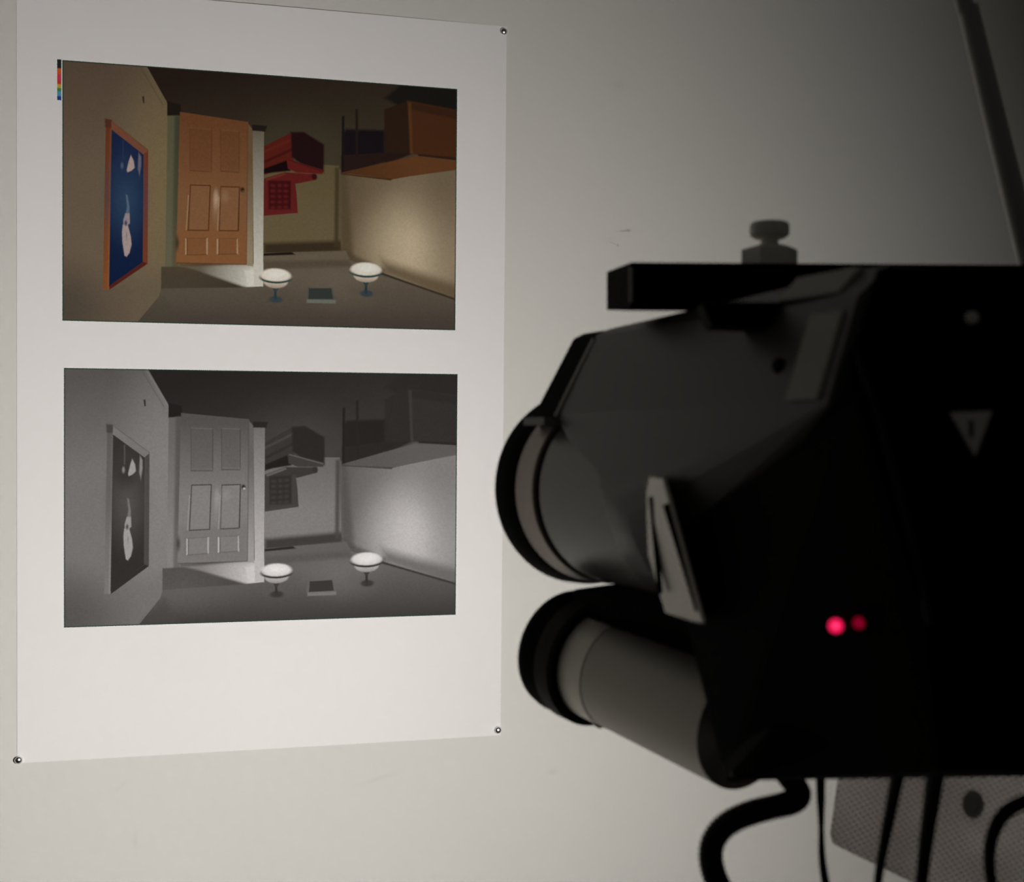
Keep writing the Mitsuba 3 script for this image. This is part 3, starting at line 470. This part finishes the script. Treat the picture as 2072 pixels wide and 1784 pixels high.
# rail with its thumb screw
rail = [(at(1231, 0, 0.235), 0), (at(1277, 0, 0.224), 1)]
def rail_pts(px, d, y0, y1): return [at(px, y0, d), at(px, y1, d)]
obj(V + '__rail', rhull(rail_pts(1231, 0.239, 552, 624) + rail_pts(1278, 0.226, 534, 625) + rail_pts(1278, 0.2425, 540, 620) + rail_pts(2300, 0.215, 541, 630) + rail_pts(2300, 0.2325, 548, 625), 0.0003), 'matt_black', smooth=25)
part(V + '__rail', 'long black square rail across the top')
obj(V + '__rail__edge_line', tube(np.linspace(at(1277.5, 541, 0.22575), at(1277.5, 612, 0.22575), 5), 0.00035, 10), 'rod_grey', smooth=60)
obj(V + '__clamp', slab([(1428, 618), (1445, 655), (1640, 662), (1640, 618)], 0.1900, 0.006, 0.0005), 'matt_black', smooth=30)
sc = at(1557, 540, 0.2275); px = 0.2275 / FOCAL
key = V + '__rail__thumb_screw'
hexa = [sc + RIGHT * (54 * px * math.cos(t)) + AHEAD * (54 * px * math.sin(t)) + UP * h for t in np.arange(6) * math.pi / 3 + 0.0 for h in (0.0, 33 * px)]
collar = rhull(hexa + [sc + UP * 40 * px + (RIGHT * math.cos(t) + AHEAD * math.sin(t)) * 30 * px for t in np.arange(12) * math.pi / 6], 0.00025)
neck = lathe([(0, 0), (18 * px, 0), (18 * px, 62 * px), (0, 62 * px)], sc, UP, 40)
knob = [(0, 56 * px), (26 * px, 56 * px), (34 * px, 60 * px), (39 * px, 64 * px), (40 * px, 76 * px), (39 * px, 86 * px), (34 * px, 90 * px), (18 * px, 93 * px), (0, 94 * px)]
kn = lathe(knob, sc, UP, 120)
t_ = np.asarray(neck.vertices)
obj(key, trimesh.util.concatenate([neck, kn]), 'knob_grey', smooth=40)
part(key, 'dark grey thumb screw with a round head')
obj(V + '__rail__collar', collar, 'knob_grey', smooth=30)
# lower tube
TA = at(1148, 1313, 0.27); TB = at(1500, 1468, 0.226)
tax = TB - TA; tlen = np.linalg.norm(tax)
cap = [(0, -0.002), (0.0075, -0.002), (0.01125, -0.00125), (0.0126, 0.00025), (0.0129, 0.002), (0.01275, 0.011), (0.01175, 0.01225), (0, 0.01225)]
obj(V + '__tube_cap', lathe(cap, TA, tax, 96), 'matt_black', smooth=40)
part(V + '__tube_cap', 'black rounded cap on the lower tube')
plastic('cap_grey', (0.030, 0.029, 0.026), 0.6, 0.2)
obj(V + '__tube_cap__band', lathe([(0.012, 0.0066), (0.0131, 0.0068), (0.0130, 0.0112), (0.012, 0.0118)], TA, tax, 96), 'cap_grey', smooth=35)
obj(V + '__tube_collar', lathe([(0, 0.012), (0.011, 0.012), (0.0112, 0.0124), (0.0112, 0.01975), (0, 0.01975)], TA, tax, 96), 'collar_grey', smooth=35)
part(V + '__tube_collar', 'grey collar behind the black cap')
obj(V + '__tube', lathe([(0, 0.0196), (0.01085, 0.0196), (0.01105, 0.0201), (0.01115, tlen + 0.001), (0.006, tlen + 0.003), (0, tlen + 0.003)], TA, tax, 96), 'tube_grey', smooth=35)
part(V + '__tube', 'dark grey lower tube')
obj(V + '__tube_bracket', rhull([at(1168, 1201, 0.2635), at(1257, 1189, 0.2575), at(1330, 1196, 0.24), at(1480, 1275, 0.226), at(1500, 1360, 0.223), at(1270, 1280, 0.25), at(1175, 1245, 0.26), at(1420, 1258, 0.226)], 0.001), 'matt_black', smooth=40)
part(V + '__tube_bracket', 'black bracket between the tube and the body')
obj(V + '__tube__latch', rhull([at(1176, 1438, 0.262), at(1200, 1456, 0.259), at(1219, 1466, 0.258), at(1224, 1462, 0.259), at(1214, 1470, 0.259), at(1206, 1466, 0.260), at(1204, 1440, 0.262)], 0.0004), 'black_plastic', smooth=30)
obj(V + '__base', rhull([at(1462, 1532, 0.2070), at(1478, 1572, 0.2020), at(1560, 1566, 0.1970), at(1610, 1538, 0.1920), at(1700, 1500, 0.1820), at(1560, 1480, 0.1920), at(1480, 1500, 0.2120)], 0.00075) + rhull([at(1600, 1480, 0.2), at(1610, 1530, 0.2), at(1740, 1544, 0.185), at(1980, 1548, 0.175), at(2100, 1525, 0.175), at(2300, 1500, 0.175), at(1740, 1544, 0.225), at(1980, 1548, 0.225), at(2300, 1500, 0.225)], 0.00075), 'matt_black', smooth=40)
part(V + '__base', 'black underside of the body')
for (x, y) in ((1500, 1545), (1486, 1564)):
    obj(V + '__base__screw', lathe([(0, 0.0003), (0.0005, 0.0002), (0.0007, 0), (0.0007, -0.0005), (0, -0.0005)], at(x, y, 0.2005), at(x, y, 0.185) - at(x + 20, y - 8, 0.2005), 16), 'panel_grey', smooth=40)
# marks on the body
tri = [(1925, 836), (2005, 833), (1973, 920)]
lb = [at(x, y, 0.16325) for x, y in tri]
obj(V + '__warning_label', rhull(lb + [p + AHEAD * 0.00025 for p in lb], 0.0001), 'label_grey')
part(V + '__warning_label', 'small grey triangle sign pointing down')
obj(V + '__warning_label__mark', rhull([at(1963, 852, 0.1629), at(1968, 852, 0.1629), at(1968, 884, 0.1629), at(1965, 884, 0.1629), at(1966, 870, 0.1631)], 0.0001), 'matt_black')
obj(V + '__stud', lathe([(0, 0.0003), (0.0006, 0.0002), (0.0008, 0), (0.0008, -0.0005), (0, -0.0005)], at(1968, 642, 0.16325), -AHEAD, 16), 'label_grey', smooth=40)
for (x, y, d, r, col, lab) in ((1691, 1266, 0.176, 0.00105, (0.85, 0.010, 0.085), 'bright red indicator light'), (1738, 1260, 0.173, 0.00085, (0.16, 0.0, 0.010), 'dim red indicator light')):
    m = trimesh.creation.icosphere(subdivisions=3, radius=r)
    m.apply_translation(at(x, y, d))
    k = obj(V + '__indicator_light', m, 'matt_black', smooth=True)
    scene[k]['emitter'] = {'type': 'area', 'radiance': rgb(*col), 'sampling_weight': 0.02}
    part(k, lab)
    m = trimesh.creation.icosphere(subdivisions=2, radius=r * 0.5)
    m.apply_translation(at(x, y, d - r * 0.55))
    k = obj(V + '__indicator_light__die', m, 'matt_black', smooth=True)
    scene[k]['emitter'] = {'type': 'area', 'radiance': rgb(col[0] * 1.8, col[1] * 7, col[2] * 3.2), 'sampling_weight': 0.02}
obj(V + '__body__edge_trim', tube(spline([at(1722, 690, 0.17125), at(1762, 800, 0.1665), at(1815, 980, 0.16475), at(1880, 1262, 0.16325)], 20), 0.0004, 8), 'black_plastic', smooth=60)

# ---------------------------------------------------------------- antenna rod
thing('antenna', 'slim grey antenna rod leaning behind the right end of the rail', 'antenna')
def rod(a, b, r): return tube(np.linspace(a, b, 8), r, 28)
p0, p1, p2 = at(2110, 640, 0.25), at(1958, 14, 0.25), at(1940, -60, 0.25)
obj('antenna__lower_rod', rod(p0, p1, np.linspace(0.00235, 0.002, 8)), 'rod_grey', smooth=60)
obj('antenna__upper_rod', rod(p1 - (p1 - p0) * 0.02 - RIGHT * 0.0005, p2 - RIGHT * 0.0005, 0.0017), 'rod_grey', smooth=60)

# ---------------------------------------------------------------- cables
def cable(key, pts, radii, label, n=80, flat=1.0, twist=0.0, group=None, ribs=0, amp=0.0, mat='rubber'):
    P = spline([list(at(x, y, d)) for x, y, d in pts], n)
    r = np.interp(np.linspace(0, 1, n), np.linspace(0, 1, len(radii)), radii)
    if ribs: r = r * (1 + amp * np.abs(np.sin(np.linspace(0, ribs * math.pi, n))) - amp * 0.5)
    obj(key, tube(P, r, 20, flat, twist), mat, smooth=50)
    thing(key, label, 'cable', group)
cable('corrugated_hose', [(1552, 1490, 0.222), (1572, 1536, 0.220), (1598, 1576, 0.218), (1617, 1602, 0.2155), (1610, 1618, 0.2135), (1586, 1627, 0.2125), (1556, 1634, 0.2125), (1508, 1648, 0.212), (1463, 1674, 0.2115), (1440, 1712, 0.211), (1440, 1750, 0.2105), (1456, 1795, 0.21), (1490, 1850, 0.21)],
      [0.0018, 0.0018, 0.00195, 0.00195, 0.00195, 0.00195], 'thick black ribbed hose curling out below the camera', 560, ribs=62, amp=0.17)
cable('thin_cord', [(1659, 1500, 0.21), (1660, 1560, 0.21), (1661, 1620, 0.21), (1662, 1690, 0.21), (1664, 1740, 0.21), (1673, 1800, 0.21), (1680, 1850, 0.21)], [0.00085, 0.0008, 0.0007, 0.00045, 0.0006, 0.0007, 0.0007], 'thinnest black cord hanging straight down beside the ribbed hose', 80)
cable('hanging_cable', [(1828, 1440, 0.1725), (1820, 1540, 0.18), (1806, 1620, 0.185), (1792, 1690, 0.1875), (1781, 1750, 0.19), (1774, 1830, 0.1925)], [0.0012, 0.00115, 0.001, 0.00085, 0.0007, 0.0006], 'black cable hanging over the left half of the grey mesh pad', 60)
cable('hanging_cable_001', [(1905, 1440, 0.17), (1894, 1550, 0.1775), (1884, 1630, 0.1825), (1874, 1700, 0.185), (1865, 1780, 0.1875), (1858, 1840, 0.19)], [0.00145, 0.0014, 0.00125, 0.0011, 0.00095, 0.0009], 'wider black cable hanging over the middle of the grey mesh pad', 60)
cable('looping_cable', [(2120, 1608, 0.18), (2072, 1622, 0.18), (2034, 1645, 0.181), (2010, 1684, 0.182), (2002, 1725, 0.183), (2006, 1784, 0.184), (2020, 1840, 0.185)], [0.00095, 0.001, 0.00095, 0.00085, 0.0008, 0.0008], 'black cable looping in from the right over the grey mesh pad', 70)

# ---------------------------------------------------------------- grey mesh pad
MO, MX, MY = at(1700, 1700, 0.255), RIGHT, UP
def mesh_colour(p, n, uv):
    q = mi.Point3f(p) - mi.Point3f(*[float(x) for x in MO])
    a = (q.x * float(MX[0]) + q.y * float(MX[1]) + q.z * float(MX[2])) / 0.00103
    b = (q.x * float(MY[0]) + q.y * float(MY[1]) + q.z * float(MY[2])) / 0.00093
    a2, b2 = a * 0.83 + b * 0.56, -a * 0.45 + b * 0.89
    k = dr.square(a2 - dr.floor(a2) - 0.5) + dr.square(b2 - dr.floor(b2) - 0.5)
    return mix(mi.Color3f(0.14, 0.12, 0.11), mi.Color3f(0.93, 0.90, 0.885), smoothstep(0.03, 0.11, k)) * (0.85 + 0.3 * fbm(a * 0.1, b * 0.1, 2.0))
scene['mesh_weave'] = {'type': 'principledthin', 'base_color': proc(mesh_colour), 'roughness': 0.8, 'spec_trans': 0.0, 'diff_trans': 1.6, 'eta': 1.3}
pad = slab([(1712, 1480), (1700, 1570), (1683, 1690), (1688, 1706), (1770, 1746), (1850, 1784), (2120, 1915), (2300, 1915), (2300, 1480)], 0.255, 0.0006, 0.0002)
hole = lathe([(0, -0.02), (0.0019, -0.02), (0.0019, 0.02), (0, 0.02)], at(1968, 1626, 0.255), AHEAD, 40, squash=1.3)
hole = m3.Manifold(m3.Mesh(np.asarray(hole.vertices, np.float32), np.asarray(hole.faces, np.uint32)))
obj('mesh_pad__fabric', pad - hole, 'mesh_weave', smooth=30)
obj('mesh_pad__eyelet', lathe([(0, 0.0002), (0.0014, 0.0002), (0.0014, -0.0004), (0.0021, -0.0004), (0.0021, 0.001), (0, 0.001)], at(1968, 1626, 0.255), AHEAD, 40, squash=1.3), 'label_grey', smooth=30)
part('mesh_pad__eyelet', 'dark round eyelet')
thing('mesh_pad', 'grey perforated mesh pad with a round eyelet hanging behind the cables', 'pad')

# ---------------------------------------------------------------- the lamp head round the spot light, beyond the right edge of the frame
aim = LAMP_AIM - LAMP; aim = aim / np.linalg.norm(aim)
obj('wall_lamp__housing', lathe([(0, -0.05), (0.018, -0.05), (0.024, -0.045), (0.024, -0.002), (0.022, -0.002), (0.022, -0.006), (0, -0.006)], LAMP, aim, 48), 'matt_black', smooth=40)
q = [LAMP + RIGHT * a + AHEAD * k + UP * c for a, c in ((0.004, -0.07), (0.004, 0.07), (-0.10, -0.08), (-0.10, 0.08)) for k in (-0.0065, -0.0055)]
obj('wall_lamp__barn_door', rhull(q, 0.0003), 'matt_black', smooth=30)
thing('wall_lamp', 'black lamp head with one barn door right of the video camera', 'lamp')
